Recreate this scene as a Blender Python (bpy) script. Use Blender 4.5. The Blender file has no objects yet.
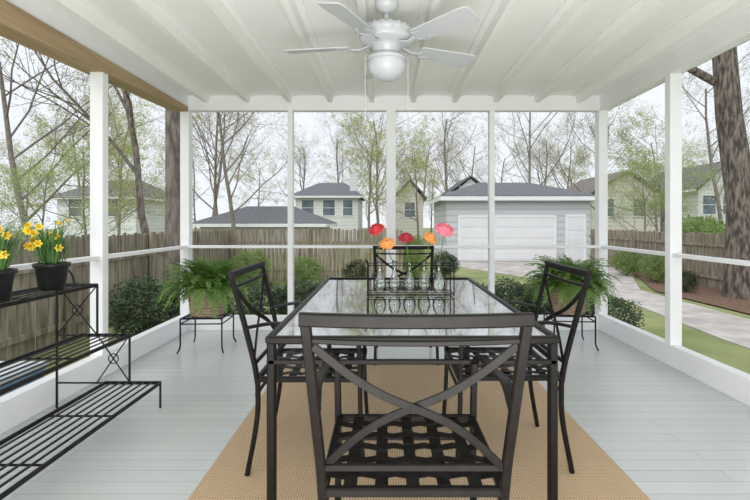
import bpy, math, random
from mathutils import Vector, Matrix
R=random.Random(7)
SC=bpy.context.scene
COL=SC.collection
try:
    SC.view_settings.view_transform='Standard'
except Exception: pass

# ------------------------------------------------------------ materials
def newmat(name):
    m=bpy.data.materials.new(name); m.use_nodes=True
    nt=m.node_tree; b=nt.nodes['Principled BSDF']
    return m,nt,b
def pm(name,c1,c2=None,scale=8,rough=.6,metal=0,bump=0,stretch=(1,1,1),spec=.5,detail=4,lo=.35,hi=.65,trans=0):
    m,nt,b=newmat(name)
    if c2 is None: c2=tuple(min(1,x*1.15) for x in c1)
    tc=nt.nodes.new('ShaderNodeTexCoord'); mp=nt.nodes.new('ShaderNodeMapping')
    mp.inputs['Scale'].default_value=stretch
    nt.links.new(tc.outputs['Object'],mp.inputs['Vector'])
    n=nt.nodes.new('ShaderNodeTexNoise'); n.inputs['Scale'].default_value=scale; n.inputs['Detail'].default_value=detail
    nt.links.new(mp.outputs[0],n.inputs['Vector'])
    cr=nt.nodes.new('ShaderNodeValToRGB')
    cr.color_ramp.elements[0].position=lo; cr.color_ramp.elements[1].position=hi
    cr.color_ramp.elements[0].color=(*c1,1); cr.color_ramp.elements[1].color=(*c2,1)
    nt.links.new(n.outputs[0],cr.inputs[0]); nt.links.new(cr.outputs[0],b.inputs['Base Color'])
    b.inputs['Roughness'].default_value=rough; b.inputs['Metallic'].default_value=metal
    b.inputs['Specular IOR Level'].default_value=spec
    if bump:
        bp=nt.nodes.new('ShaderNodeBump'); bp.inputs['Strength'].default_value=bump; bp.inputs['Distance'].default_value=.01
        nt.links.new(n.outputs[0],bp.inputs['Height']); nt.links.new(bp.outputs[0],b.inputs['Normal'])
    if trans:
        out=nt.nodes['Material Output']; tl=nt.nodes.new('ShaderNodeBsdfTranslucent'); x=nt.nodes.new('ShaderNodeMixShader'); x.inputs[0].default_value=trans
        nt.links.new(cr.outputs[0],tl.inputs[0]); nt.links.new(b.outputs[0],x.inputs[1]); nt.links.new(tl.outputs[0],x.inputs[2]); nt.links.new(x.outputs[0],out.inputs[0])
    return m
M={}
M['bronze']=pm('dark_bronze_metal',(.0055,.0047,.0043),(.0095,.008,.0072),30,.42,.0,spec=.14)
M['black']=pm('black_iron',(.008,.008,.009),(.015,.0145,.0145),30,.5,.0,spec=.18)
M['white']=pm('white_paint',(.84,.85,.87),(.88,.89,.91),3,.45)
M['ceil']=pm('ceiling_paint',(.87,.87,.86),(.90,.90,.89),2,.6)
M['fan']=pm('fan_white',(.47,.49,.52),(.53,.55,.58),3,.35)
M['tan']=pm('tan_header_wood',(.34,.245,.14),(.45,.335,.20),3,.75,stretch=(5,.4,5))
M['eaveb']=pm('brown_soffit',(.22,.17,.12),(.30,.24,.18),4,.7,stretch=(6,.6,6))
M['fence']=pm('weathered_fence',(.165,.14,.105),(.40,.35,.27),5,.9,bump=.3,stretch=(3,3,.35))
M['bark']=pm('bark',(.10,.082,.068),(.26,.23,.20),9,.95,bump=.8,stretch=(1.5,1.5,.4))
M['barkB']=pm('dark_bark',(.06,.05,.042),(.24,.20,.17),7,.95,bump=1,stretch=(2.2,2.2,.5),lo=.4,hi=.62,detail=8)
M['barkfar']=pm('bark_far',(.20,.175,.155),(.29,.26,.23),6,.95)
M['leafY']=pm('spring_leaf',(.44,.48,.16),(.62,.65,.30),3,.7,trans=.5)
M['leafG']=pm('green_leaf',(.34,.44,.16),(.54,.60,.28),3,.7,trans=.5)
M['leafO']=pm('bud_leaf',(.46,.45,.22),(.60,.59,.32),3,.7,trans=.5)
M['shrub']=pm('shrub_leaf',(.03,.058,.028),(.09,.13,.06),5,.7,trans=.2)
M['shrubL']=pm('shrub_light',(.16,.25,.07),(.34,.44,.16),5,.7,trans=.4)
M['fern']=pm('fern_leaf',(.08,.18,.03),(.22,.38,.09),6,.55,trans=.35)
M['daffleaf']=pm('daffodil_leaf',(.05,.15,.035),(.13,.27,.07),6,.5,trans=.2)
M['yellow']=pm('daffodil_yellow',(.88,.68,.03),(.92,.78,.10),10,.5,trans=.2)
M['dyellow']=pm('daffodil_cup',(.88,.50,.01),(.90,.58,.03),10,.5)
M['soil']=pm('soil',(.03,.02,.014),(.06,.045,.03),30,.95)
M['blackpot']=pm('black_plastic',(.010,.010,.012),(.017,.017,.019),10,.4,spec=.3)
M['stem']=pm('stem_green',(.06,.14,.035),(.12,.22,.07),10,.5)
M['red']=pm('petal_red',(.42,.010,.018),(.58,.025,.035),20,.5)
M['dred']=pm('petal_dark_red',(.24,.006,.022),(.40,.012,.04),20,.5)
M['orange']=pm('petal_orange',(.74,.25,.05),(.84,.36,.11),20,.5)
M['pink']=pm('petal_pink',(.72,.12,.19),(.82,.26,.34),20,.5)
M['fcent']=pm('flower_centre',(.10,.05,.02),(.45,.30,.06),60,.8)
M['wicker']=pm('wicker',(.18,.125,.08),(.44,.33,.22),30,.8,bump=1,stretch=(1,1,3))
M['roof']=pm('grey_shingle',(.13,.135,.15),(.20,.205,.22),8,.9,stretch=(1,1,3))
M['roofB']=pm('brown_shingle',(.18,.16,.15),(.26,.24,.23),8,.9)
M['gdoor']=pm('garage_door_paint',(.78,.79,.81),(.82,.83,.85),2,.5)
M['winglass']=pm('dark_window_glass',(.10,.13,.16),(.22,.26,.30),1.5,.15)
M['concrete']=pm('concrete_drive',(.42,.385,.36),(.62,.575,.535),2.5,.9,bump=.2)
M['mulch']=pm('mulch',(.12,.065,.045),(.26,.16,.11),14,.95,bump=.6)
M['blue']=pm('blue_plastic',(.16,.30,.52),(.26,.40,.60),6,.5)
M['palelid']=pm('pale_plastic',(.60,.64,.68),(.66,.70,.73),6,.5)
M['lumber']=pm('pale_lumber',(.55,.45,.30),(.70,.60,.44),4,.7,stretch=(8,1,8))
def siding(name,c,c2):
    m,nt,b=newmat(name)
    tc=nt.nodes.new('ShaderNodeTexCoord'); w=nt.nodes.new('ShaderNodeTexWave')
    w.bands_direction='Z'; w.wave_profile='SAW'; w.inputs['Scale'].default_value=1.1
    nt.links.new(tc.outputs['Object'],w.inputs['Vector'])
    cr=nt.nodes.new('ShaderNodeValToRGB'); cr.color_ramp.elements[0].color=(*c2,1); cr.color_ramp.elements[1].color=(*c,1)
    cr.color_ramp.elements[0].position=.0; cr.color_ramp.elements[1].position=.35
    nt.links.new(w.outputs[0],cr.inputs[0]); nt.links.new(cr.outputs[0],b.inputs['Base Color'])
    b.inputs['Roughness'].default_value=.7
    return m
M['siding']=siding('grey_white_siding',(.60,.62,.64),(.42,.43,.46))
M['sidingW']=siding('white_siding',(.80,.81,.82),(.62,.63,.65))
M['sidingB']=siding('beige_siding',(.72,.70,.63),(.58,.55,.48))
# floor
m,nt,b=newmat('painted_planks'); M['floor']=m
tc=nt.nodes.new('ShaderNodeTexCoord'); br=nt.nodes.new('ShaderNodeTexBrick')
br.inputs['Scale'].default_value=1; br.inputs['Brick Width'].default_value=3.1; br.inputs['Row Height'].default_value=.095
br.inputs['Mortar Size'].default_value=.0018; br.inputs['Mortar Smooth'].default_value=.5
br.inputs['Color1'].default_value=(.56,.585,.59,1); br.inputs['Color2'].default_value=(.60,.625,.63,1); br.inputs['Mortar'].default_value=(.34,.36,.365,1)
nt.links.new(tc.outputs['Object'],br.inputs['Vector'])
nz=nt.nodes.new('ShaderNodeTexNoise'); nz.inputs['Scale'].default_value=3
mx=nt.nodes.new('ShaderNodeMix'); mx.data_type='RGBA'; mx.blend_type='MULTIPLY'; mx.inputs[0].default_value=.3
nt.links.new(br.outputs['Color'],mx.inputs[6]); nt.links.new(tc.outputs['Object'],nz.inputs['Vector'])
cr=nt.nodes.new('ShaderNodeValToRGB'); cr.color_ramp.elements[0].color=(.75,.75,.75,1); cr.color_ramp.elements[1].color=(1,1,1,1)
nt.links.new(nz.outputs[0],cr.inputs[0]); nt.links.new(cr.outputs[0],mx.inputs[7])
nt.links.new(mx.outputs[2],b.inputs['Base Color']); b.inputs['Roughness'].default_value=.26
bp=nt.nodes.new('ShaderNodeBump'); bp.inputs['Strength'].default_value=.3; bp.inputs['Distance'].default_value=.003; bp.invert=True
nt.links.new(br.outputs['Fac'],bp.inputs['Height']); nt.links.new(bp.outputs[0],b.inputs['Normal'])
# rug weave
m,nt,b=newmat('jute_weave'); M['rug']=m
tc=nt.nodes.new('ShaderNodeTexCoord')
ws=[]
for d in ('X','Y'):
    w=nt.nodes.new('ShaderNodeTexWave'); w.bands_direction=d; w.inputs['Scale'].default_value=26; w.inputs['Distortion'].default_value=1.8; w.inputs['Detail'].default_value=3; w.inputs['Detail Scale'].default_value=2
    nt.links.new(tc.outputs['Object'],w.inputs['Vector']); ws.append(w)
mm=nt.nodes.new('ShaderNodeMath'); mm.operation='MULTIPLY'
nt.links.new(ws[0].outputs['Fac'],mm.inputs[0]); nt.links.new(ws[1].outputs['Fac'],mm.inputs[1])
cr=nt.nodes.new('ShaderNodeValToRGB'); cr.color_ramp.elements[0].color=(.38,.27,.16,1); cr.color_ramp.elements[1].color=(.66,.51,.34,1); cr.color_ramp.elements[1].position=.6
nt.links.new(mm.outputs[0],cr.inputs[0]); nt.links.new(cr.outputs[0],b.inputs['Base Color']); b.inputs['Roughness'].default_value=.95
bp=nt.nodes.new('ShaderNodeBump'); bp.inputs['Strength'].default_value=.5; bp.inputs['Distance'].default_value=.004
nt.links.new(mm.outputs[0],bp.inputs['Height']); nt.links.new(bp.outputs[0],b.inputs['Normal'])
# grass
M['grass']=pm('grass',(.16,.21,.06),(.34,.36,.16),.9,.95,bump=.3,detail=12,lo=.3,hi=.7)
# glass
def glassm(name,tint,ior,base=0.0,rough=.02):
    m=bpy.data.materials.new(name); m.use_nodes=True; nt=m.node_tree
    nt.nodes.remove(nt.nodes['Principled BSDF']); out=nt.nodes['Material Output']
    t=nt.nodes.new('ShaderNodeBsdfTransparent'); t.inputs[0].default_value=(*tint,1)
    g=nt.nodes.new('ShaderNodeBsdfGlossy'); g.inputs['Roughness'].default_value=rough
    f=nt.nodes.new('ShaderNodeFresnel'); f.inputs[0].default_value=ior
    ma=nt.nodes.new('ShaderNodeMath'); ma.operation='MULTIPLY_ADD'; ma.inputs[1].default_value=1-base; ma.inputs[2].default_value=base
    x=nt.nodes.new('ShaderNodeMixShader')
    nt.links.new(f.outputs[0],ma.inputs[0]); nt.links.new(ma.outputs[0],x.inputs[0]); nt.links.new(t.outputs[0],x.inputs[1]); nt.links.new(g.outputs[0],x.inputs[2])
    nt.links.new(x.outputs[0],out.inputs[0]); return m
M['glass']=glassm('table_glass',(.94,.98,.97),1.6,.70,.04)
M['vase']=glassm('vase_glass',(.97,.99,.985),1.25,.07)
M['globe']=pm('frosted_lamp_glass',(.50,.53,.57),(.56,.59,.63),6,.2)

# ------------------------------------------------------------ mesh builder
class MB:
    def __init__(s): s.v=[]; s.f=[]
    def add(s,vs,fs):
        o=len(s.v); s.v+= [tuple(v) for v in vs]; s.f+=[tuple(i+o for i in f) for f in fs]
    def box(s,x0,x1,y0,y1,z0,z1):
        s.add([(x0,y0,z0),(x1,y0,z0),(x1,y1,z0),(x0,y1,z0),(x0,y0,z1),(x1,y0,z1),(x1,y1,z1),(x0,y1,z1)],
              [(0,3,2,1),(4,5,6,7),(0,1,5,4),(1,2,6,5),(2,3,7,6),(3,0,4,7)])
    def sweep(s,pts,prof,up=None,scales=None,cap=True):
        pts=[Vector(p) for p in pts]; n=len(pts); k=len(prof); vs=[]
        pn=None
        for i,p in enumerate(pts):
            t=(pts[min(i+1,n-1)]-pts[max(i-1,0)])
            if t.length<1e-9: t=Vector((0,0,1))
            t.normalize()
            if up is not None: nr=Vector(up)
            elif pn is not None: nr=pn
            else: nr=Vector((0,0,1)) if abs(t.z)<.9 else Vector((1,0,0))
            nr=nr-t*nr.dot(t)
            if nr.length<1e-5:
                nr=Vector((1,0,0))-t*t.x
                if nr.length<1e-3: nr=Vector((0,1,0))-t*t.y
            nr.normalize(); pn=nr
            w=t.cross(nr); sc=scales[i] if scales else 1
            for a,bb in prof: vs.append(p+w*(a*sc)+nr*(bb*sc))
        fs=[]
        for i in range(n-1):
            for j in range(k):
                j2=(j+1)%k
                fs.append((i*k+j,i*k+j2,(i+1)*k+j2,(i+1)*k+j))
        if cap:
            fs.append(tuple(reversed(range(k)))); fs.append(tuple((n-1)*k+j for j in range(k)))
        s.add(vs,fs)
    def tube(s,pts,r,n=6,up=None,cap=True):
        prof=[(math.cos(2*math.pi*j/n),math.sin(2*math.pi*j/n)) for j in range(n)]
        sc=r if isinstance(r,(list,tuple)) else [r]*len(pts)
        s.sweep(pts,prof,up,sc,cap)
    def bar(s,pts,w,t,up):
        w/=2;t/=2;c=min(w,t)*.35
        s.sweep(pts,[(w-c,-t),(w,-t+c),(w,t-c),(w-c,t),(-w+c,t),(-w,t-c),(-w,-t+c),(-w+c,-t)],up)
    def lathe(s,prof,n=24,c=(0,0,0)):
        vs=[];fs=[];k=len(prof)
        for i in range(n):
            a=2*math.pi*i/n
            for r,z in prof: vs.append((c[0]+r*math.cos(a),c[1]+r*math.sin(a),c[2]+z))
        for i in range(n):
            i2=(i+1)%n
            for j in range(k-1): fs.append((i*k+j,i2*k+j,i2*k+j+1,i*k+j+1))
        s.add(vs,fs)
    def quad(s,p,a,b):
        p=Vector(p); s.add([p-a-b,p+a-b,p+a+b,p-a+b],[(0,1,2,3)])
    def mesh(s,name,smooth=False):
        me=bpy.data.meshes.new(name); me.from_pydata(s.v,[],s.f); me.update()
        if smooth: me.polygons.foreach_set('use_smooth',[True]*len(me.polygons))
        return me
def catmull(P,k=6):
    P=[Vector(p) for p in P]; out=[]
    Q=[P[0]*2-P[1]]+P+[P[-1]*2-P[-2]]
    for i in range(1,len(Q)-2):
        for j in range(k):
            t=j/k; a,b,c,d=Q[i-1],Q[i],Q[i+1],Q[i+2]
            out.append(.5*((2*b)+(c-a)*t+(2*a-5*b+4*c-d)*t*t+(-a+3*b-3*c+d)*t**3))
    out.append(P[-1]); return out
def setp(o,label=None,cat=None,group=None,kind=None):
    if label:o['label']=label
    if cat:o['category']=cat
    if group:o['group']=group
    if kind:o['kind']=kind
def thing(name,label,cat,loc=(0,0,0),rz=0,group=None,kind=None):
    e=bpy.data.objects.new(name,None); e.empty_display_size=.1; e.location=loc; e.rotation_euler=(0,0,rz); COL.objects.link(e)
    setp(e,label,cat,group,kind); return e
def part(mb,name,mat,parent=None,smooth=False,label=None,loc=None,rot=None):
    me=mb if isinstance(mb,bpy.types.Mesh) else mb.mesh(name,smooth)
    if not me.materials: me.materials.append(M[mat])
    o=bpy.data.objects.new(name,me); COL.objects.link(o)
    if parent: o.parent=parent
    if loc: o.location=loc
    if rot: o.rotation_euler=rot
    if label:o['label']=label
    return o
def solo(mb,name,mat,label,cat,group=None,kind=None,loc=None,rz=0,smooth=False):
    o=part(mb,name,mat,None,smooth,None,loc,(0,0,rz)); setp(o,label,cat,group,kind); return o
def copy_thing(src,loc,rz=0,label=None,scale=None):
    def rec(o,par):
        c=o.copy(); COL.objects.link(c)
        if par: c.parent=par; c.matrix_parent_inverse=o.matrix_parent_inverse.copy()
        for ch in o.children: rec(ch,c)
        return c
    c=rec(src,None); c.location=loc; c.rotation_euler=(0,0,rz)
    if label:c['label']=label
    if scale: c.scale=scale
    return c
tn=[0]
def trim(x0,x1,y0,y1,z0,z1,label,mat='white',name=None,cat='trim'):
    mb=MB(); mb.box(x0,x1,y0,y1,z0,z1)
    if name is None: tn[0]+=1; name='trim_%d'%tn[0]
    o=solo(mb,name,mat,label,cat,kind='structure')
    bv=o.modifiers.new('b','BEVEL'); bv.width=.004; bv.segments=2
    return o

# ------------------------------------------------------------ porch shell
XL,XR,YB,YN,ZC,ZB=-2.10,2.29,5.03,-1.2,2.50,2.34
mb=MB(); mb.box(XL-.05,XR+.05,YN,YB+.05,-.04,0)
solo(mb,'floor','floor','pale grey painted wooden plank porch floor','floor',kind='structure')
mb=MB(); mb.box(XL-.3,XR+.1,YN,YB+.3,ZC,ZC+.1)
x=XL+.2
while x<XR-.05:
    mb.bar([(x,YN,ZC-.006),(x,YB,ZC-.006)],.16,.012,(0,0,1)); 
    zz=ZC-.01; d_=.07
    mb.add([(x-.034,YN,zz),(x+.034,YN,zz),(x+.022,YN,zz-d_),(x-.022,YN,zz-d_),(x-.034,YB,zz),(x+.034,YB,zz),(x+.022,YB,zz-d_),(x-.022,YB,zz-d_)],[(0,1,2,3),(7,6,5,4),(3,2,6,7),(1,5,6,2),(0,3,7,4)]); x+=.44
solo(mb,'ceiling','ceil','white painted porch ceiling with running ridges','ceiling',kind='structure')
w=.09
trim(XL-w,XL,YN,YB+w,ZB,ZC,'white header beam above the side screens')
trim(XR,XR+w,YN,YB+w,ZB,ZC,'white header beam above the side screens')
trim(XL,XR,YB,YB+w,ZB,ZC,'white header beam above the end screens')
tn[0]+=1
mb=MB(); xa,xb=XL-.14,XL+.022; zb=2.315; zt=2.365; ya,yb=-1.2,4.98
zn=2.17
P=[(xa,ya,zn),(xb,ya,zn),(xb,2.4,2.22),(xa,2.4,2.22),(xb,yb,zb),(xa,yb,zb),(xa,ya,zt),(xb,ya,zt),(xb,yb,zt),(xa,yb,zt)]
mb.add(P,[(0,3,2,1),(3,5,4,2),(6,7,8,9),(0,1,7,6),(4,5,9,8),(1,2,4,8,7),(0,6,9,5,3)])
solo(mb,'trim_%d'%tn[0],'tan','tan wooden beam along the ceiling edge','beam',kind='structure')
trim(XR+w,XR+.20,YN,YB+.3,ZB+.05,ZB+.08,'brown eave soffit outside the screens','eaveb')
ysL=[YB,3.53,1.95,.4,YN]; ysR=[YB,3.81,2.35,.9,YN]
for i,y in enumerate(ysL):
    ww=.1 if i==0 else .075
    trim(XL-.085,XL+.01,y-(0 if i==0 else ww/2),y+(ww if i==0 else ww/2),0,ZB,'white square porch post','white')
for i,y in enumerate(ysR):
    ww=.1 if i==0 else .075
    trim(XR-.01,XR+.085,y-(0 if i==0 else ww/2),y+(ww if i==0 else ww/2),0,ZB,'white square porch post','white')
xsB=[-1.01,.064,1.14]
for i,x in enumerate(xsB):
    ww=.10 if i==1 else .055
    trim(x-ww/2,x+ww/2,YB-.01,YB+.08,0,ZB,'white square porch post','white')
trim(XL-.07,XL-.005,YN,YB,.87,.9,'white middle rail of the side screens')
trim(XR+.005,XR+.07,YN,YB,.87,.9,'white middle rail of the side screens')
trim(XL,XR,YB+.005,YB+.06,.87,.9,'white middle rail of the end screens')
for (a,nm) in (((XL-.06,XL+.02,YN,YB,0,.17),'baseboard_left'),((XR-.02,XR+.06,YN,YB,0,.17),'baseboard_right'),((XL,XR,YB-.02,YB+.06,0,.15),'baseboard_back')):
    trim(*a,'white painted kick board under the screens',name=nm,cat='baseboard')

# rug
mb=MB(); mb.box(-.81,1.09,.3,3.78,.001,.010)
o=solo(mb,'area_rug','rug','flat woven tan jute rug under the dining table','rug')

# ------------------------------------------------------------ chair
def build_chair(loc,rz,label):
    e=thing('dining_chair',label,'chair',loc,rz,'metal dining chairs around the table')
    SH=.43
    mb=MB()
    def by(z):
        t=max(0,(z-SH))/.49; return -.240-.115*t**1.1
    def hx(z): t=max(0,(z-SH))/.49; return .238+.030*t
    zs=[SH-.02,.5,.6,.7,.8,.88,.905]
    for s in (-1,1):
        mb.bar(catmull([(s*hx(z),by(z),z) for z in zs],4),.026,.020,(0,1,0))
    T=[]
    for i in range(17):
        u=-1+i/8; T.append((u*.281,by(.9)-.008*(1-u*u),.902+.004*u*u))
    mb.bar(T,.033,.022,(0,1,0))
    T=[(u*.262,by(.845)-.006*(1-u*u),.846+.006*u*u) for u in [-1+i/8 for i in range(17)]]
    mb.bar(T,.014,.014,(0,1,0))
    mb.bar([(-hx(.5),by(.5),.5),(hx(.5),by(.5),.5)],.018,.014,(0,1,0))
    for s in (-1,1):
        X=[]
        for i in range(19):
            u=i/18; z=.838-.335*u
            cx_=(1-2*u); bow=.04*math.sin(2*math.pi*u)
            X.append((s*(cx_*(hx(z)-.008)*.98),by(z)+.004*s,z-bow*.5))
        mb.bar(X,.021,.007,(0,1,0))
    part(mb,'backrest','bronze',e)
    mb=MB(); hw=.238
    for s in (-1,1): mb.bar([(s*hw,-.240,SH),(s*hw,.225,SH)],.024,.024,(0,0,1))
    mb.bar([(-hw,.225,SH),(hw,.225,SH)],.024,.024,(0,0,1)); mb.bar([(-hw,-.240,SH),(hw,-.240,SH)],.024,.024,(0,0,1))
    for i in range(5):
        x=-.168+i*.084; pts=[(x,-.235+j*.0458,SH+.006+(.004 if (i+j)%2 else -.004)) for j in range(11)]
        mb.bar(pts,.036,.003,(0,0,1))
    for i in range(5):
        y=-.168+i*.081; pts=[(-.235+j*.047,y,SH+.006+(-.004 if (i+j)%2 else .004)) for j in range(11)]
        mb.bar(pts,.036,.003,(0,0,1))
    part(mb,'seat','bronze',e)
    for s in (-1,1):
        mb=MB(); mb.bar(catmull([(s*.236,-.240,SH),(s*.236,-.243,.25),(s*.245,-.285,0.002)],5),.024,.020,(0,1,0)); part(mb,'leg','bronze',e)
        mb=MB(); mb.bar(catmull([(s*.247,.215,.63),(s*.244,.222,.45),(s*.244,.225,.25),(s*.250,.240,0.002)],5),.023,.020,(0,1,0)); part(mb,'leg','bronze',e)
        mb=MB(); mb.bar(catmull([(s*hx(.66),by(.66),.665),(s*.266,-.15,.688),(s*.270,.02,.668),(s*.266,.16,.668),(s*.258,.225,.645),(s*.247,.225,.60)],6),.030,.013,(0,0,1)); part(mb,'armrest','bronze',e)
    mb=MB(); mb.bar([(-.235,-.247,.36),(.235,-.247,.36)],.016,.012,(0,1,0)); part(mb,'stretcher','bronze',e)
    mb=MB(); mb.bar([(-.24,.222,.36),(.24,.222,.36)],.016,.012,(0,1,0)); part(mb,'stretcher','bronze',e)
    return e
c0=build_chair((.075,1.485,.01),0,'dark bronze metal dining chair at the near table end')
c0['label']='dark bronze metal armchair with crossed back facing away'
copy_thing(c0,(-.335,2.37,.01),-math.pi/2,'dark bronze metal armchair seen side-on beside fern')
copy_thing(c0,(.565,2.39,.01),math.pi/2,'dark bronze metal armchair on the driveway side of table')
copy_thing(c0,(.17,4.0,.01),math.pi,'dark bronze metal armchair behind the flower vases')

# ------------------------------------------------------------ table
TX0,TX1,TY0,TY1,TZ=-.435,.634,1.71,3.54,.73
cx,cy=(TX0+TX1)/2,(TY0+TY1)/2; hx_,hy_=(TX1-TX0)/2,(TY1-TY0)/2
t=thing('dining_table','glass-topped dark bronze metal dining table on jute rug','table',(cx,cy,.01))
TZ-=.01
mb=MB(); mb.add([(-hx_+.015,-hy_+.015,TZ-.004),(hx_-.015,-hy_+.015,TZ-.004),(hx_-.015,hy_-.015,TZ-.004),(-hx_+.015,hy_-.015,TZ-.004)],[(0,1,2,3)]); part(mb,'table_top','glass',t,label='clear reflective glass table top')
mb=MB()
for (h,wd,th) in ((TZ-.010,.028,.028),(TZ-.09,.016,.018)):
    a,b_=hx_-.012,hy_-.012
    for s in (-1,1):
        mb.bar([(s*a,-b_,h),(s*a,b_,h)],wd,th,(0,0,1)); mb.bar([(-a,s*b_,h),(a,s*b_,h)],wd,th,(0,0,1))
for yy in (-.3,.3): mb.bar([(-hx_+.02,yy,TZ-.03),(hx_-.02,yy,TZ-.03)],.025,.02,(0,0,1))
part(mb,'table_frame','bronze',t)
for sx in (-1,1):
    for sy in (-1,1):
        mb=MB(); mb.bar([(sx*(hx_-.02),sy*(hy_-.02),0.001),(sx*(hx_-.02),sy*(hy_-.02),TZ-.02)],.032,.032,(0,1,0)); part(mb,'leg','bronze',t)
TZ=.73
# ------------------------------------------------------------ tray, vases, gerberas
tr=thing('vase_caddy','black wire caddy holding glass bud vases on table','caddy',(.146,2.75,TZ-.001))
mb=MB(); a,b_=.245,.075
for h in (.012,.175):
    mb.tube([(-a,-b_,h),(a,-b_,h)],.0028,6); mb.tube([(-a,b_,h),(a,b_,h)],.0028,6); mb.tube([(-a,-b_,h),(-a,b_,h)],.0028,6); mb.tube([(a,-b_,h),(a,b_,h)],.0028,6)
for s in (-1,1):
    for q in (-1,1): mb.tube([(s*a,q*b_,.001),(s*a,q*b_,.178)],.0035,6)
part(mb,'wire_frame','black',tr)
mb=MB()
for i in range(3): mb.tube([(-a+.12+i*.125,-b_,.008),(-a+.12+i*.125,b_,.008)],.002,5)
mb.tube([(-a,0,.010),(a,0,.010)],.002,5); part(mb,'wire_base','black',tr)
for s in (-1,1):
    mb=MB(); mb.tube(catmull([(s*a,-.05,.178),(s*(a+.012),-.03,.20),(s*(a+.015),0,.205),(s*(a+.012),.03,.20),(s*a,.05,.178)],4),.0035,6); part(mb,'handle','black',tr)
vx=[-.03,.056,.142,.228,.312]; vg=None
for i,x in enumerate(vx):
    if vg is None:
        mb=MB(); mb.lathe([(0,.0),(.026,.0),(.034,.012),(.038,.038),(.033,.066),(.018,.095),(.013,.115),(.013,.165),(.018,.180),(.016,.180),(.011,.165),(.011,.115),(.016,.095),(.030,.066),(.035,.038),(.031,.014),(0,.008)],20)
        vg=mb.mesh('bud_vase',True)
    o=part(vg,'bud_vase','vase',None,loc=(x,2.75+(.012 if i%2 else -.012),TZ+.012)); setp(o,'clear glass bud vase with one gerbera stem','vase','glass bud vases in the wire caddy')
def gerbera(base,head,rad,mat,label,face,rs):
    e=thing('gerbera_daisy',label,'flower',base,0,'cut gerberas in bud vases'); L=Vector(head)-Vector(base)
    rr=random.Random(rs)
    mb=MB(); mb.tube(catmull([(0,0,0),(0,0,.15),(L.x*.5,L.y*.5,L.z*.68),tuple(L-Vector(face)*.008)],6),.0025,6); part(mb,'stem','stem',e,True)
    f=Vector(face).normalized(); u=f.cross(Vector((0,0,1))).normalized(); v=u.cross(f)
    mb=MB()
    for (n,r0,lift,wd) in ((22,rad,-.004,.0070),(20,rad*.86,.006,.0065),(18,rad*.66,.014,.0055),(12,rad*.42,.018,.004)):
        ph=rr.random()
        for i in range(n):
            an=2*math.pi*(i+ph)/n; d=u*math.cos(an)+v*math.sin(an); s=f.cross(d); rl=r0*rr.uniform(.88,1.08)
            P=[L+d*rl*.12+f*lift*.4, L+d*rl*.55+f*(lift+.008), L+d*rl+f*(lift-.004+rr.uniform(-.003,.003))]
            mb.add([P[0]-s*wd*.3,P[0]+s*wd*.3,P[1]-s*wd,P[1]+s*wd,P[2]-s*wd*.55,P[2]+s*wd*.55,P[2]+d*.003],[(0,1,3,2),(2,3,5,4),(4,5,6)])
    part(mb,'petals',mat,e)
    mb=MB()
    N=12;C=L+f*.014
    vs=[C+f*.006]+[C+(u*math.cos(2*math.pi*i/N)+v*math.sin(2*math.pi*i/N))*rad*.2 for i in range(N)]
    mb.add(vs,[(0,1+i,1+(i+1)%N) for i in range(N)]); part(mb,'flower_center','fcent',e)
gs=[((-.052,2.72,1.112),.050,'red','red gerbera with yellow centre in glass vase',(-.3,-.6,.75)),
    ((.012,2.70,1.030),.045,'orange','orange gerbera leaning low from glass vase',(-.1,-.7,.7)),
    ((.122,2.72,1.062),.046,'dred','dark crimson gerbera standing in glass vase',(0,-.55,.85)),
    ((.262,2.71,1.060),.045,'orange','pale orange gerbera tilted in glass vase',(.5,-.5,.7)),
    ((.345,2.72,1.110),.063,'pink','large coral pink gerbera in glass vase',(.25,-.6,.75))]
for i,(h,r_,mt,lb,fc) in enumerate(gs): gerbera((vx[i],2.75+(.012 if i%2 else -.012),TZ+.025),h,r_,mt,lb,fc,i)

# ------------------------------------------------------------ ceiling fan
F=thing('ceiling_fan','white five-blade ceiling fan with light and pull chains','ceiling fan',(.01,2.88,ZC))
mb=MB(); mb.lathe([(0,-.0),(.07,-.0),(.075,-.025),(.06,-.055),(.03,-.075),(.0,-.075)],28); part(mb,'canopy','fan',F,True)
mb=MB(); mb.tube([(0,0,-.07),(0,0,-.16)],.016,12); part(mb,'downrod','fan',F,True)
mb=MB(); mb.lathe([(0,-.12),(.035,-.12),(.05,-.135),(.055,-.155),(.10,-.165),(.148,-.178),(.166,-.195),(.170,-.218),(.158,-.228),(.168,-.240),(.154,-.260),(.11,-.272),(.09,-.285),(.08,-.32),(.075,-.345),(0,-.345)],40)
for i in range(18):
    a_=2*math.pi*i/18; c_,s_=math.cos(a_),math.sin(a_); mb.bar([(c_*.09,s_*.09,-.161),(c_*.150,s_*.150,-.178)],.012,.010,(0,0,1)); mb.bar([(c_*.171,s_*.171,-.200),(c_*.171,s_*.171,-.222)],.014,.006,(c_,s_,0))
part(mb,'motor_housing','fan',F,True)
mb=MB(); mb.lathe([(.06,-.335),(.112,-.345),(.122,-.357),(.122,-.370),(.112,-.375),(0,-.375)],32); part(mb,'light_fitter','fan',F,True)
mb=MB(); mb.lathe([(.108,-.37),(.116,-.39),(.114,-.415),(.098,-.446),(.074,-.468),(.046,-.482),(.02,-.488),(0,-.489)],32); part(mb,'lamp_shade','globe',F,True,label='frosted white glass bowl')
for (px,py,l) in ((-.13,-.03,.36),(.13,.0,.40)):
    mb=MB(); mb.tube([(px*.5,py*.5,-.335),(px,py,-.345),(px,py,-.345-l)],.0024,5); mb.lathe([(0,0),(.006,-.004),(.008,-.02),(.005,-.035),(0,-.038)],10,(px,py,-.345-l)); part(mb,'pull_chain','fan',F)
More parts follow.
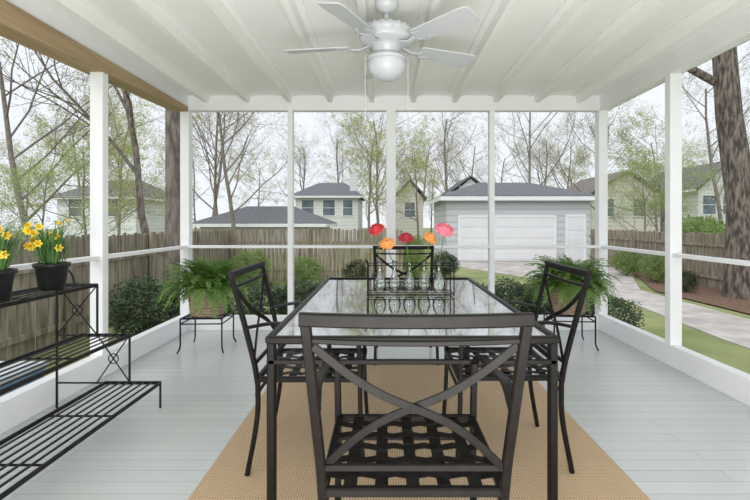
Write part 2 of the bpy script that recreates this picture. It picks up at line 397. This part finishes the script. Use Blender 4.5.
for i in range(5):
    an=math.radians(-45+72*i)
    mb=MB()
    n=10; out=[]
    for j in range(n+1):
        u=j/n; x=.24+.39*u; wd=.056+.022*u
        if u>.9: wd*=.88
        out.append((x,wd))
    out=[(.225,.040)]+out+[(.638,.050)]
    vs=[];
    pt=math.radians(-13)
    for x,wd in out:
        for sgn in (-1,1):
            for zt in (0,.007): vs.append((x,sgn*wd*math.cos(pt),sgn*wd*math.sin(pt)+zt))
    fs=[]
    for j in range(len(out)-1):
        o_=j*4; q=o_+4
        fs+=[(o_,q,q+2,o_+2),(o_+1,o_+3,q+3,q+1),(o_,o_+1,q+1,q),(o_+2,q+2,q+3,o_+3)]
    fs+=[(0,2,3,1)]; e_=(len(out)-1)*4; fs+=[(e_,e_+1,e_+3,e_+2)]
    mb.add(vs,fs)
    bl=part(mb,'fan_blade','fan',F,loc=(0,0,-.28),rot=(0,0,an))
    mb=MB(); 
    mb.bar([(.09,0,.012),(.17,0,-.018),(.24,0,-.008)],.035,.008,(0,0,1))
    mb.bar([(.22,0,-.006),(.25,.045,-.012),(.31,.03,-.010)],.018,.006,(0,0,1)); mb.bar([(.22,0,-.006),(.25,-.045,0),(.31,-.03,0)],.018,.006,(0,0,1))
    part(mb,'blade_bracket','fan',bl)

# ------------------------------------------------------------ tiered stand
S=thing('tiered_plant_stand','black wrought iron three-tier plant stand with slatted shelves','plant stand',(0,0,0))
Y0,Y1=1.45,2.92
tiers=[(.76,-2.03,-1.78),(.45,-1.88,-1.58),(.155,-1.73,-1.39)]
for z,x0,x1 in tiers:
    mb=MB()
    mb.bar([(x0,Y0,z),(x0,Y1,z)],.012,.020,(0,0,1)); mb.bar([(x1,Y0,z),(x1,Y1,z)],.012,.020,(0,0,1))
    mb.bar([(x0,Y0,z),(x1,Y0,z)],.012,.020,(0,0,1)); mb.bar([(x0,Y1,z),(x1,Y1,z)],.012,.020,(0,0,1))
    n=int(round((x1-x0)/.052))
    for i in range(1,n): 
        x=x0+(x1-x0)*i/n; mb.bar([(x,Y0,z+.006),(x,Y1,z+.006)],.015,.004,(0,0,1))
    for q in range(1,3):
        yy=Y0+(Y1-Y0)*q/3; mb.bar([(x0,yy,z-.004),(x1,yy,z-.004)],.010,.008,(0,0,1))
    part(mb,'shelf','black',S)
for Y in (Y0,Y1):
    mb=MB(); r=.007
    mb.tube([(-2.03,Y,0),(-2.03,Y,.86)],r,8); mb.tube([(-1.39,Y,0),(-1.39,Y,.16)],r,8)
    mb.tube([(-1.58,Y,.155),(-1.58,Y,.45)],r,8); mb.tube([(-1.78,Y,.45),(-1.78,Y,.76)],r,8)
    mb.tube(catmull([(-2.03,Y,.86),(-1.99,Y,.87),(-1.94,Y,.83),(-1.92,Y,.76)],5),r*.7,6)
    mb.tube([(-2.03,Y,.155),(-1.39,Y,.155)],r*.8,6); mb.tube([(-2.03,Y,.45),(-1.58,Y,.45)],r*.8,6)
    for (xa,xb,za,zb) in ((-1.78,-1.58,.16,.45),(-2.03,-1.78,.45,.76)):
        mb.tube([(xa,Y,za),(xb,Y,zb)],.004,6); mb.tube([(xa,Y,zb),(xb,Y,za)],.004,6)
        c_=((xa+xb)/2,(za+zb)/2); mb.tube([(c_[0]+.03*math.cos(t_*math.pi/8),Y,c_[1]+.03*math.sin(t_*math.pi/8)) for t_ in range(17)],.0035,5)
    part(mb,'side_frame','black',S)

# ------------------------------------------------------------ daffodils
def daff(loc,seed,label):
    rr=random.Random(seed)
    e=thing('potted_daffodil',label,'potted flowers',loc,0,'daffodil pots on the plant stand')
    mb=MB(); mb.lathe([(0,0),(.062,0),(.080,.125),(.090,.128),(.092,.148),(.085,.148),(.079,.128),(0,.128)],28); part(mb,'flower_pot','blackpot',e,True)
    mb=MB(); mb.lathe([(.078,.134),(.05,.142),(0,.138)],20); part(mb,'soil','soil',e)
    mb=MB()
    for i in range(110):
        a_=rr.uniform(0,6.28); r0=rr.uniform(0,.06); l=rr.uniform(.10,.24); lean=rr.uniform(.02,.16)
        d=Vector((math.cos(a_),math.sin(a_),0)); s=Vector((-d.y,d.x,0))*.004
        P=[d*r0+Vector((0,0,.13)),d*(r0+lean*.25)+Vector((0,0,.13+l*.5)),d*(r0+lean*.7)+Vector((0,0,.13+l*.9)),d*(r0+lean*1.2)+Vector((0,0,.13+l*.98))]
        mb.add([P[0]-s,P[0]+s,P[1]-s,P[1]+s,P[2]-s*.8,P[2]+s*.8,P[3]],[(0,1,3,2),(2,3,5,4),(4,5,6)])
    part(mb,'foliage','daffleaf',e)
    for k in range(14):
        a_=rr.uniform(0,6.28); rr_=rr.uniform(.02,.17); z=rr.uniform(.25,.43)-rr_*.3
        H=Vector((math.cos(a_)*rr_,math.sin(a_)*rr_,z)); 
        f=Vector((math.cos(a_)*.8+.4,math.sin(a_)*.7-.45,.25)).normalized(); u=f.cross(Vector((0,0,1))).normalized(); v=u.cross(f)
        mb=MB(); mb.tube(catmull([(H.x*.3,H.y*.3,.13),(H.x*.7,H.y*.7,z*.7),tuple(H-f*.012+Vector((0,0,.008))),tuple(H)],4),.002,5)
        bl=part(mb,'flower_stem','stem',e)
        mb=MB()
        for i in range(6):
            an=math.pi/3*i; d=u*math.cos(an)+v*math.sin(an); s=f.cross(d)*.009
            mb.add([H,H+d*.012-s,H+d*.012+s,H+d*.024],[(0,1,3,2)])
        part(mb,'blossom','yellow',e)
        mb=MB(); N=10
        vs=[H+(u*math.cos(6.283*i/N)+v*math.sin(6.283*i/N))*.006 for i in range(N)]+[H+f*.014+(u*math.cos(6.283*i/N)+v*math.sin(6.283*i/N))*.009 for i in range(N)]
        mb.add(vs,[(i,(i+1)%N,N+(i+1)%N,N+i) for i in range(N)]); part(mb,'flower_cup','dyellow',e)
daff((-1.87,2.65,.772),3,'yellow daffodils in black plastic pot on top shelf')
daff((-1.88,2.27,.772),9,'yellow daffodils in black pot nearer the shelf middle')

# ------------------------------------------------------------ ferns
def fern_set(x,y,seed,lab):
    rr=random.Random(seed)
    st=thing('fern_stand','low black iron plant stand with square frame','plant stand',(x,y,0),rr.uniform(-.15,.15),'low iron stands under the ferns')
    mb=MB()
    sq=[(-.18,-.18,.30),(.18,-.18,.30),(.18,.18,.30),(-.18,.18,.30),(-.18,-.18,.30)]
    for h in (0,-.045): 
        for p,q in zip(sq,sq[1:]): mb.tube([(p[0],p[1],p[2]+h),(q[0],q[1],q[2]+h)],.006,6)
    for i in range(-2,3): mb.tube([(-.18,i*.06,.298),(.18,i*.06,.298)],.005,5)
    part(mb,'top_frame','black',st)
    for sx in (-1,1):
        for sy in (-1,1):
            mb=MB(); mb.tube(catmull([(sx*.18,sy*.18,.30),(sx*.18,sy*.18,.15),(sx*.182,sy*.182,.05),(sx*.20,sy*.20,.004)],5),.007,6); part(mb,'leg','black',st,True)
    e=thing('potted_fern',lab,'fern',(x,y,.305),0,'boston ferns on iron stands')
    mb=MB(); prof=[(0,0)]
    for i in range(13):
        z=.23*i/12; prof.append((.145+.035*i/12+(.004 if i%2 else -.002),z))
    prof+=[(.188,.232),(.188,.255),(.165,.255),(.160,.20),(0,.20)]
    mb.lathe(prof,32); part(mb,'wicker_planter','wicker',e,True)
    mb=MB()
    for k in range(380):
        a_=rr.uniform(0,6.28); L=rr.uniform(.24,.47); el=rr.uniform(.2,1.5); 
        d=Vector((math.cos(a_),math.sin(a_),0)); r0=rr.uniform(0,.15)
        n=14; p=d*r0+Vector((0,0,.24)); ang=el+.4; pts=[]
        for j in range(n):
            pts.append(p.copy()); ang-=(.115+.04*(1.4-el))*(L/.36); ang=max(ang,-1.1); p=p+(d*math.cos(ang)+Vector((0,0,math.sin(ang))))*L/n
        mb.tube(pts[::2],.0016,3,cap=False)
        s=Vector((-d.y,d.x,0))
        for j in range(1,n):
            t_=(pts[j]-pts[j-1]).normalized(); wl=.038*math.sin(math.pi*min(1,.12+j/n*.9))**.7
            for sg in (-1,1):
                for hh in (0,.5):
                    q=pts[j-1].lerp(pts[j],hh); tip=q+s*sg*wl+t_*.008+Vector((0,0,-.004+rr.uniform(-.012,.012)))
                    m1=q.lerp(tip,.5)
                    mb.add([q,m1+t_*.007,tip,m1-t_*.007],[(0,1,2,3)])
    part(mb,'fronds','fern',e)
fern_set(-1.62,4.32,5,'bushy green fern in tan wicker planter on iron stand')
fern_set(1.72,4.42,8,'arching green fern in wicker planter near corner post')

# ------------------------------------------------------------ outdoors
GZ=-.6
mb=MB(); mb.box(-80,90,-20,140,GZ-.1,GZ); solo(mb,'lawn','grass','patchy spring lawn around the porch','lawn',kind='stuff')
mb=MB(); P=[(4.9,-4),(6.4,-4),(6.5,12),(9.0,17.5),(9.0,20.6),(2.9,20.6),(2.9,18.2),(5.5,12.5),(5.0,7)]
mb.add([(x,y,GZ+.02) for x,y in P]+[(x,y,GZ-.02) for x,y in P],[tuple(range(9))]+[(i,(i+9),((i+1)%9)+9,(i+1)%9) for i in range(9)])
solo(mb,'driveway','concrete','pale worn concrete driveway leading to the garage','driveway')
mb=MB(); P=[(7.0,2),(8.55,2),(8.55,17),(8.2,15.5),(6.75,11.8)]
mb.add([(x,y,GZ+.03) for x,y in P],[tuple(range(5))]); solo(mb,'mulch_bed','mulch','brown mulch bed beside the fence','garden bed',kind='stuff')
def fence(p0,p1,label,top=.85):
    mb=MB(); p0=Vector((*p0,0)); p1=Vector((*p1,0)); L=(p1-p0).length
    n=int(L/.115)
    for i in range(n):
        x=i*L/n; t_=top-GZ+R.uniform(-.025,.025); o_=R.uniform(-.008,.008); w_=.048
        mb.box(x-w_,x+w_,o_-.01,o_+.01,0,t_-.03)
        mb.add([(x-w_,o_-.01,t_-.03),(x+w_,o_-.01,t_-.03),(x+w_*.5,o_-.01,t_),(x-w_*.5,o_-.01,t_),(x-w_,o_+.01,t_-.03),(x+w_,o_+.01,t_-.03),(x+w_*.5,o_+.01,t_),(x-w_*.5,o_+.01,t_)],[(0,1,2,3),(7,6,5,4),(3,2,6,7),(1,5,6,2),(0,3,7,4)])
    for z in (.25,1.1): mb.box(0,L,.012,.05,z,z+.08)
    for i in range(int(L/2.4)+1): mb.box(i*2.4-.05,i*2.4+.05,.02,.11,0,top-GZ+.02)
    d=p1-p0
    return solo(mb,'picket_fence','fence',label,'fence',loc=(p0.x,p0.y,GZ),rz=math.atan2(d.y,d.x))
fence((-4.6,14),(-4.6,.5),'weathered brown stockade fence along the side yard',.94)
fence((-4.6,14),(.6,14),'weathered stockade fence across the yard end',.94)
fence((8.7,2),(8.7,20),'weathered grey wood fence beyond the driveway',.85)

def house(name,label,x0,x1,y0,y1,ze,zr,wall,roof,hip=True,ov=.35,cat='house',wins=(),doors=(),axis='x'):
    e=thing(name,label,cat,((x0+x1)/2,y0,GZ)); W=(x1-x0)/2; D=y1-y0; h=ze-GZ; r_=zr-GZ
    mb=MB(); mb.box(-W,W,0,D,0,h); 
    if not hip and axis=='y': mb.add([(-W,0,h),(W,0,h),(0,0,r_-.1),(-W,D,h),(W,D,h),(0,D,r_-.1)],[(0,1,2),(5,4,3)])
    if not hip and axis=='x': mb.add([(-W,0,h),(-W,D,h),(-W,D/2,r_-.1),(W,0,h),(W,D,h),(W,D/2,r_-.1)],[(0,1,2),(5,4,3)])
    part(mb,'house_body',wall,e)
    mb=MB(); a=W+ov
    if axis=='x':
        k=(min(D/2*1.0,W*.7) if hip else 0)
        V=[(-a,-ov,h),(a,-ov,h),(a,D+ov,h),(-a,D+ov,h),(-a+k,D/2,r_),(a-k,D/2,r_)]
        F_=[(0,1,5,4),(1,2,5),(2,3,4,5),(3,0,4)]
    else:
        k=0 if not hip else W*.7
        V=[(-a,-ov,h),(a,-ov,h),(a,D+ov,h),(-a,D+ov,h),(0,-ov+k,r_),(0,D+ov-k,r_)]
        F_=[(0,4,5,3),(1,2,5,4)]+([(0,1,4),(2,3,5)] if hip else [])
    mb.add(V,F_); o=part(mb,'roof',roof,e)
    sd=o.modifiers.new('s','SOLIDIFY'); sd.thickness=.1; sd.offset=1
    if axis=='x' or hip:
        mb=MB(); mb.box(-a,a,-ov-.04,-ov,h-.12,h+.06); part(mb,'gutter','white',e)
    for xa_,xb_ in ((-a-.04,-a),(a,a+.04)):
        mb=MB(); mb.box(xa_,xb_,-ov,D+ov,h-.12,h+.06); part(mb,'gutter','white',e)
    for (wx,wz,ww,wh) in wins:
        mb=MB(); mb.box(wx-ww/2,wx+ww/2,-.03,.02,wz,wz+wh); wi=part(mb,'window','winglass',e)
        mb=MB()
        for (a0,a1,b0,b1) in ((wx-ww/2-.08,wx-ww/2,wz-.08,wz+wh+.08),(wx+ww/2,wx+ww/2+.08,wz-.08,wz+wh+.08),(wx-ww/2,wx+ww/2,wz+wh,wz+wh+.08),(wx-ww/2,wx+ww/2,wz-.08,wz),(wx-ww/2,wx+ww/2,wz+wh/2-.02,wz+wh/2+.02)): mb.box(a0,a1,-.06,0,b0,b1)
        part(mb,'window_frame','white',wi)
    for (dx0,dx1,dh,nr,nc) in doors:
        mb=MB(); mb.box(dx0,dx1,-.03,.05,0.03,dh)
        cw=(dx1-dx0)/nc; ch=(dh-.03)/nr
        for i in range(nc):
            for j in range(nr): mb.box(dx0+i*cw+.06,dx0+(i+1)*cw-.06,-.05,-.03,.03+j*ch+.07,.03+(j+1)*ch-.05)
        d_=part(mb,'garage_door','gdoor',e)
        mb=MB(); mb.box(dx0-.1,dx0,-.06,0,0,dh+.1); mb.box(dx1,dx1+.1,-.06,0,0,dh+.1); mb.box(dx0,dx1,-.06,0,dh,dh+.1); part(mb,'door_frame','white',d_)
    return e
G=house('garage','pale grey sided garage with white paneled overhead doors',2.7,9.0,20.7,26.0,2.2,3.0,'siding','roof',True,.3,'garage',doors=((-2.55,1.55,1.95,4,8),(2.15,2.85,1.98,3,1)))
house('garage','low grey-roofed garage beyond the wood fence',-10.2,-3.6,26,31,1.0,2.0,'siding','roof',True,.4,'garage')
H1=house('house','white two-storey house with grey gabled roof',-7.6,-2.3,40,48,3.3,4.7,'sidingW','roof',True,.4,wins=((-1.6,2.3,1,1.3),(.2,2.3,1,1.3),(1.8,2.3,.8,1.3)))
mb=MB(); mb.box(1.9,2.5,1.0,1.9,3.5,5.9); part(mb,'chimney','sidingW',H1)
house('house','small white gabled house behind the trees',1.0,3.4,42,50,3.2,4.9,'sidingB','roofB',False,.3,wins=((0,2.2,.9,1.3),),axis='y')
house('house','white gabled house behind the garage roof',5.0,7.3,34,40,3.3,4.4,'sidingW','roof',False,.3,axis='y')
house('house','beige two-storey house beyond the fence',15.8,21.0,36,44,3.2,5.0,'sidingB','roofB',False,.4,wins=((-1.4,2.2,.9,1.3),(1.0,2.2,.9,1.3)),axis='y')
house('house','white gabled house with tall windows beyond the fence',21.9,26.2,33,41,3.4,5.4,'sidingW','roof',False,.4,wins=((-1.4,2.3,.9,1.3),(0,2.3,.9,1.3),(1.4,2.3,.9,1.3)),axis='y')
house('house','white gabled house half hidden by trees',27.5,32.5,36,44,3.0,5.0,'sidingW','roof',False,.4,wins=((-1.4,2.2,.9,1.3),(1.0,2.2,.9,1.3)),axis='y')
house('house','pale house among trees past the side fence',-25,-19,36,44,3.0,4.6,'sidingW','roof',True,.4,wins=((-1.6,2.2,1,1.3),(1.4,2.2,1,1.3)))

# trees
def gen_tree(seed,H,r0,lean,clear=.3,levels=4,kids=(10,6,6,5),leafn=3,leafs=.04,spread=1.0,rk=.45):
    rr=random.Random(seed); mb=MB(); lf=MB()
    def grow(p,d,L,r,lv):
        n=6 if lv==0 else 4; pts=[p.copy()]; rs=[r]; q=p.copy(); dd=d.copy()
        for i in range(n):
            j=.12 if lv==0 else .22
            dd=(dd+Vector((rr.uniform(-j,j),rr.uniform(-j,j),rr.uniform(-j,j)*.6+(.05 if lv else .04)))).normalized()
            q=q+dd*L/n; pts.append(q.copy()); rs.append(r*(1-.62*(i+1)/n))
        if lv==0: rs[0]=r*1.3
        mb.tube(pts,rs,(9,6,4,3,3)[lv],cap=False)
        if lv>=levels-1 :
            for k in range(leafn):
                pp=pts[rr.randint(1,n)]+Vector((rr.uniform(-.15,.15),rr.uniform(-.15,.15),rr.uniform(-.15,.15)))
                s=leafs*rr.uniform(.6,1.3)
                a=Vector((rr.uniform(-1,1),rr.uniform(-1,1),rr.uniform(-1,1))).normalized(); b_=a.orthogonal().normalized()
                lf.quad(pp,a*s,b_*s*.6)
        if lv<levels:
            K=kids[lv]
            for k in range(K):
                t_=(clear+(1-clear)*(k+.6)/K) if lv==0 else .2+.8*(k+.6)/K
                f=t_*n; i0=min(n-1,int(f)); bp=pts[i0].lerp(pts[i0+1],f-i0); br_=rs[i0]*rk
                an=rr.uniform(0,6.28)+k*2.4; ax=dd.orthogonal().normalized(); ax=Matrix.Rotation(an,3,dd)@ax
                nd=(dd*rr.uniform(.45,.9)+ax*rr.uniform(.6,1.1)*spread).normalized(); nd.z+= .1; nd.normalize()
                grow(bp,nd,L*rr.uniform(.42,.62)*(1.15-.45*t_),max(br_,.0035),lv+1)
    grow(Vector((0,0,0)),Vector((lean[0],lean[1],1)).normalized(),H,r0,0)
    return mb.mesh('trunk_and_branches',True),lf.mesh('foliage')
variants={}
def tree(key,args,loc,label,bark,leaf,rz=0,sc=1,grp=None):
    if key not in variants:
        variants[key]=gen_tree(**args)
    a,b_=variants[key]
    e=thing('tree',label,'tree',(loc[0],loc[1],GZ-.02),rz,grp); e.scale=(sc,sc,sc)
    o=part(a.copy() if a.materials else a,'trunk_and_branches',bark,e)
    o.data.materials[0]=M[bark]
    l=part(b_.copy() if b_.materials else b_,'foliage',leaf,e); l.data.materials[0]=M[leaf]
    return e
tree('A',dict(seed=11,H=12,r0=.17,lean=(0.0,0),clear=.5,spread=1.0,leafn=1,kids=(8,4,4,3)),(-3.92,8.8),'thick bare tree trunk close to the porch','bark','leafO')
tree('B',dict(seed=23,H=13,r0=.35,lean=(-.06,.0),clear=.34,leafn=1,leafs=.03,rk=.36,kids=(9,6,5,4)),(8.25,10.8),'large rough-barked tree by the driveway','barkB','leafO')
tree('C',dict(seed=5,H=12,r0=.11,lean=(-.32,0),clear=.22,spread=1.2,leafn=2,leafs=.026,rk=.6,kids=(10,6,5,4)),(-6.5,13.5),'leaning bare tree with spreading branches','bark','leafY')
V=dict(D=dict(seed=31,H=9,r0=.12,lean=(0,0),clear=.2,spread=1.15,leafn=1,leafs=.028),
       E=dict(seed=32,H=8,r0=.10,lean=(.05,0),clear=.15,spread=1.25,leafn=3,leafs=.034),
       Fv=dict(seed=33,H=10,r0=.10,lean=(-.05,0),clear=.25,spread=.9,leafn=1,leafs=.026),
       Gv=dict(seed=34,H=7,r0=.09,lean=(0,.05),clear=.12,spread=1.3,leafn=4,leafs=.036))
spec=[('D',-7.8,25,1.0,'leafO'),('Fv',-9.5,27,1.0,'leafO'),('E',-1.2,32,1.0,'leafY'),('D',-.6,38,1.15,'leafO'),('E',2.4,33,.8,'leafY'),
 ('D',5.2,38,1.1,'leafO'),('Fv',9.6,31,1.1,'leafO'),('D',13.5,30,1.0,'leafO'),('E',16.8,29,.85,'leafY'),('D',19.5,27,1.05,'leafO'),
 ('Gv',12.2,22,.6,'leafG'),('Gv',14.6,24,.65,'leafG'),('E',-12.5,22,.8,'leafY'),('Gv',-10.5,16.5,.6,'leafY'),
 ('D',-9.6,13,.8,'leafO'),('Gv',-8.2,11,.42,'leafG'),('E',-16.5,27,.95,'leafY'),('D',-13,35,1.2,'leafO'),
 ('E',26,30,.9,'leafY'),('Gv',18.5,20,.5,'leafG'),('E',.8,55,1.0,'leafY'),('D',9,55,1.2,'leafO'),
 ('D',-10,55,1.2,'leafO'),('E',-20,50,1.1,'leafY'),('D',-30,48,1.2,'leafO'),('E',30,50,1.1,'leafY'),('D',20,54,1.2,'leafO'),('E',-38,50,1.1,'leafY'),('E',40,50,1.1,'leafY'),
 ('E',-4,60,1.1,'leafY'),('D',14,60,1.1,'leafO'),('E',6,62,1.1,'leafY'),('E',-16,60,1.1,'leafY'),('E',24,60,1.1,'leafY'),('D',-4.6,52,1.2,'leafO'),('D',3.5,50,1.1,'leafO'),('D',15,46,1.1,'leafO')]
lab={'leafO':'bare spring tree with fine branching twigs','leafY':'spring tree with sparse yellow-green buds','leafG':'small tree in fresh green leaf'}
tmpl={}
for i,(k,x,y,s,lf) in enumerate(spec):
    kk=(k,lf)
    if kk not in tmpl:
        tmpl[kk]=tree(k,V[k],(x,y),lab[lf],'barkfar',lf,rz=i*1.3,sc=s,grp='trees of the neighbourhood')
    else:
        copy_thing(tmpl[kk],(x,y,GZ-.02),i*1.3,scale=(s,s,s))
# shrubs
def shrub_mesh(seed,n,leaf,dense=True):
    rr=random.Random(seed); mb=MB()
    for i in range(n):
        v=Vector((rr.gauss(0,1),rr.gauss(0,1),rr.gauss(0,1))).normalized()
        k=1+.12*math.sin(v.x*5+seed)+.1*math.sin(v.y*7+v.z*5); rad=rr.uniform(.6,1.0)*k
        p=Vector((v.x*.55*rad,v.y*.5*rad,.52+v.z*.5*rad)); p.z=max(p.z,.02)
        a=Vector((rr.uniform(-1,1),rr.uniform(-1,1),rr.uniform(-1,1))).normalized(); b_=a.orthogonal().normalized(); s=leaf*rr.uniform(.6,1.3)
        mb.quad(p,a*s,b_*s*.55)
    for k in range(9):
        an=k*.7; mb.tube([(0,0,0),(math.cos(an)*.12,math.sin(an)*.12,.3),(math.cos(an)*.35,math.sin(an)*.35,.8)],.01,4)
    return mb.mesh('shrub')
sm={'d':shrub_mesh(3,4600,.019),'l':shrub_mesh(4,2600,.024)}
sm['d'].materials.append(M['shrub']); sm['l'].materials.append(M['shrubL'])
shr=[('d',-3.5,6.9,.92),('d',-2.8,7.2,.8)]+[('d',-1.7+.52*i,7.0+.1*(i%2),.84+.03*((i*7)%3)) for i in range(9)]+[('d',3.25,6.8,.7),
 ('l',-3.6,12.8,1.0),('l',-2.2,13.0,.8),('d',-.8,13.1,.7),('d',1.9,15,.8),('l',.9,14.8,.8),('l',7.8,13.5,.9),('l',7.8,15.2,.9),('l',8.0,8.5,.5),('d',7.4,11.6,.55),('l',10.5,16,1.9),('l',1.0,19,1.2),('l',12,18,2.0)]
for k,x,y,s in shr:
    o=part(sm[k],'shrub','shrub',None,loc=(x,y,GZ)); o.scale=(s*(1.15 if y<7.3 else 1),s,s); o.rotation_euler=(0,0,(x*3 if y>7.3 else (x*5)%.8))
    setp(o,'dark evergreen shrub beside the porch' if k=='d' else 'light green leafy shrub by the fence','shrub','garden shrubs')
# bin and lumber outside
e=thing('storage_bin','pale blue plastic storage bin with whitish lid outside','bin',(-2.75,3.25,GZ))
mb=MB(); mb.add([(-.18,-.22,0),(.18,-.22,0),(.18,.22,0),(-.18,.22,0),(-.22,-.26,.68),(.22,-.26,.68),(.22,.26,.68),(-.22,.26,.68)],[(0,3,2,1),(0,1,5,4),(1,2,6,5),(2,3,7,6),(3,0,4,7),(4,5,6,7)]); part(mb,'bin_body','blue',e)
mb=MB(); mb.box(-.24,.24,-.28,.28,.68,.71); mb.box(-.19,.19,-.23,.23,.71,.725); part(mb,'lid','palelid',e)
for i in range(3):
    mb=MB(); mb.box(-.05,.05,-.9,.9,-.02,.02); o=solo(mb,'lumber_board','lumber','pale lumber board resting on the lawn outside','lumber',group='lumber outside the porch',loc=(-2.5-.12*i,4.6,GZ+.02))

# ------------------------------------------------------------ light
w=bpy.data.worlds.new('overcast'); SC.world=w; w.use_nodes=True; nt=w.node_tree; bg=nt.nodes['Background']
tc=nt.nodes.new('ShaderNodeTexCoord'); nz=nt.nodes.new('ShaderNodeTexNoise'); nz.inputs['Scale'].default_value=1.5
cr=nt.nodes.new('ShaderNodeValToRGB'); cr.color_ramp.elements[0].color=(.80,.85,.92,1); cr.color_ramp.elements[1].color=(.90,.93,.97,1)
nt.links.new(tc.outputs['Generated'],nz.inputs['Vector']); nt.links.new(nz.outputs[0],cr.inputs[0]); nt.links.new(cr.outputs[0],bg.inputs[0]); bg.inputs[1].default_value=1.1
def area(loc,rot,size,en,col=(1,1,1)):
    l=bpy.data.lights.new('bounce_fill','AREA'); l.size=size; l.energy=en; l.color=col
    o=bpy.data.objects.new('added_fill_light',l); o.location=loc; o.rotation_euler=rot; COL.objects.link(o)
area((.1,-.7,.4),(math.radians(150),0,0),2.0,200,(1,.98,.95))  # added unseen fill behind the camera, aimed up to brighten ceiling and interior
s=bpy.data.lights.new('sun','SUN'); s.energy=1.4; s.angle=math.radians(50); s.color=(1,.98,.94)
o=bpy.data.objects.new('sun',s); o.rotation_euler=(math.radians(40),math.radians(-20),0); COL.objects.link(o)

cam=bpy.data.cameras.new('camera'); co=bpy.data.objects.new('camera',cam); COL.objects.link(co)
co.location=(0,0,1.15); co.rotation_euler=(math.radians(90),0,0)
cam.sensor_width=36; cam.lens=472/750*36; cam.shift_x=-10/750; cam.shift_y=-28/750; cam.clip_start=.02; cam.clip_end=400
SC.camera=co
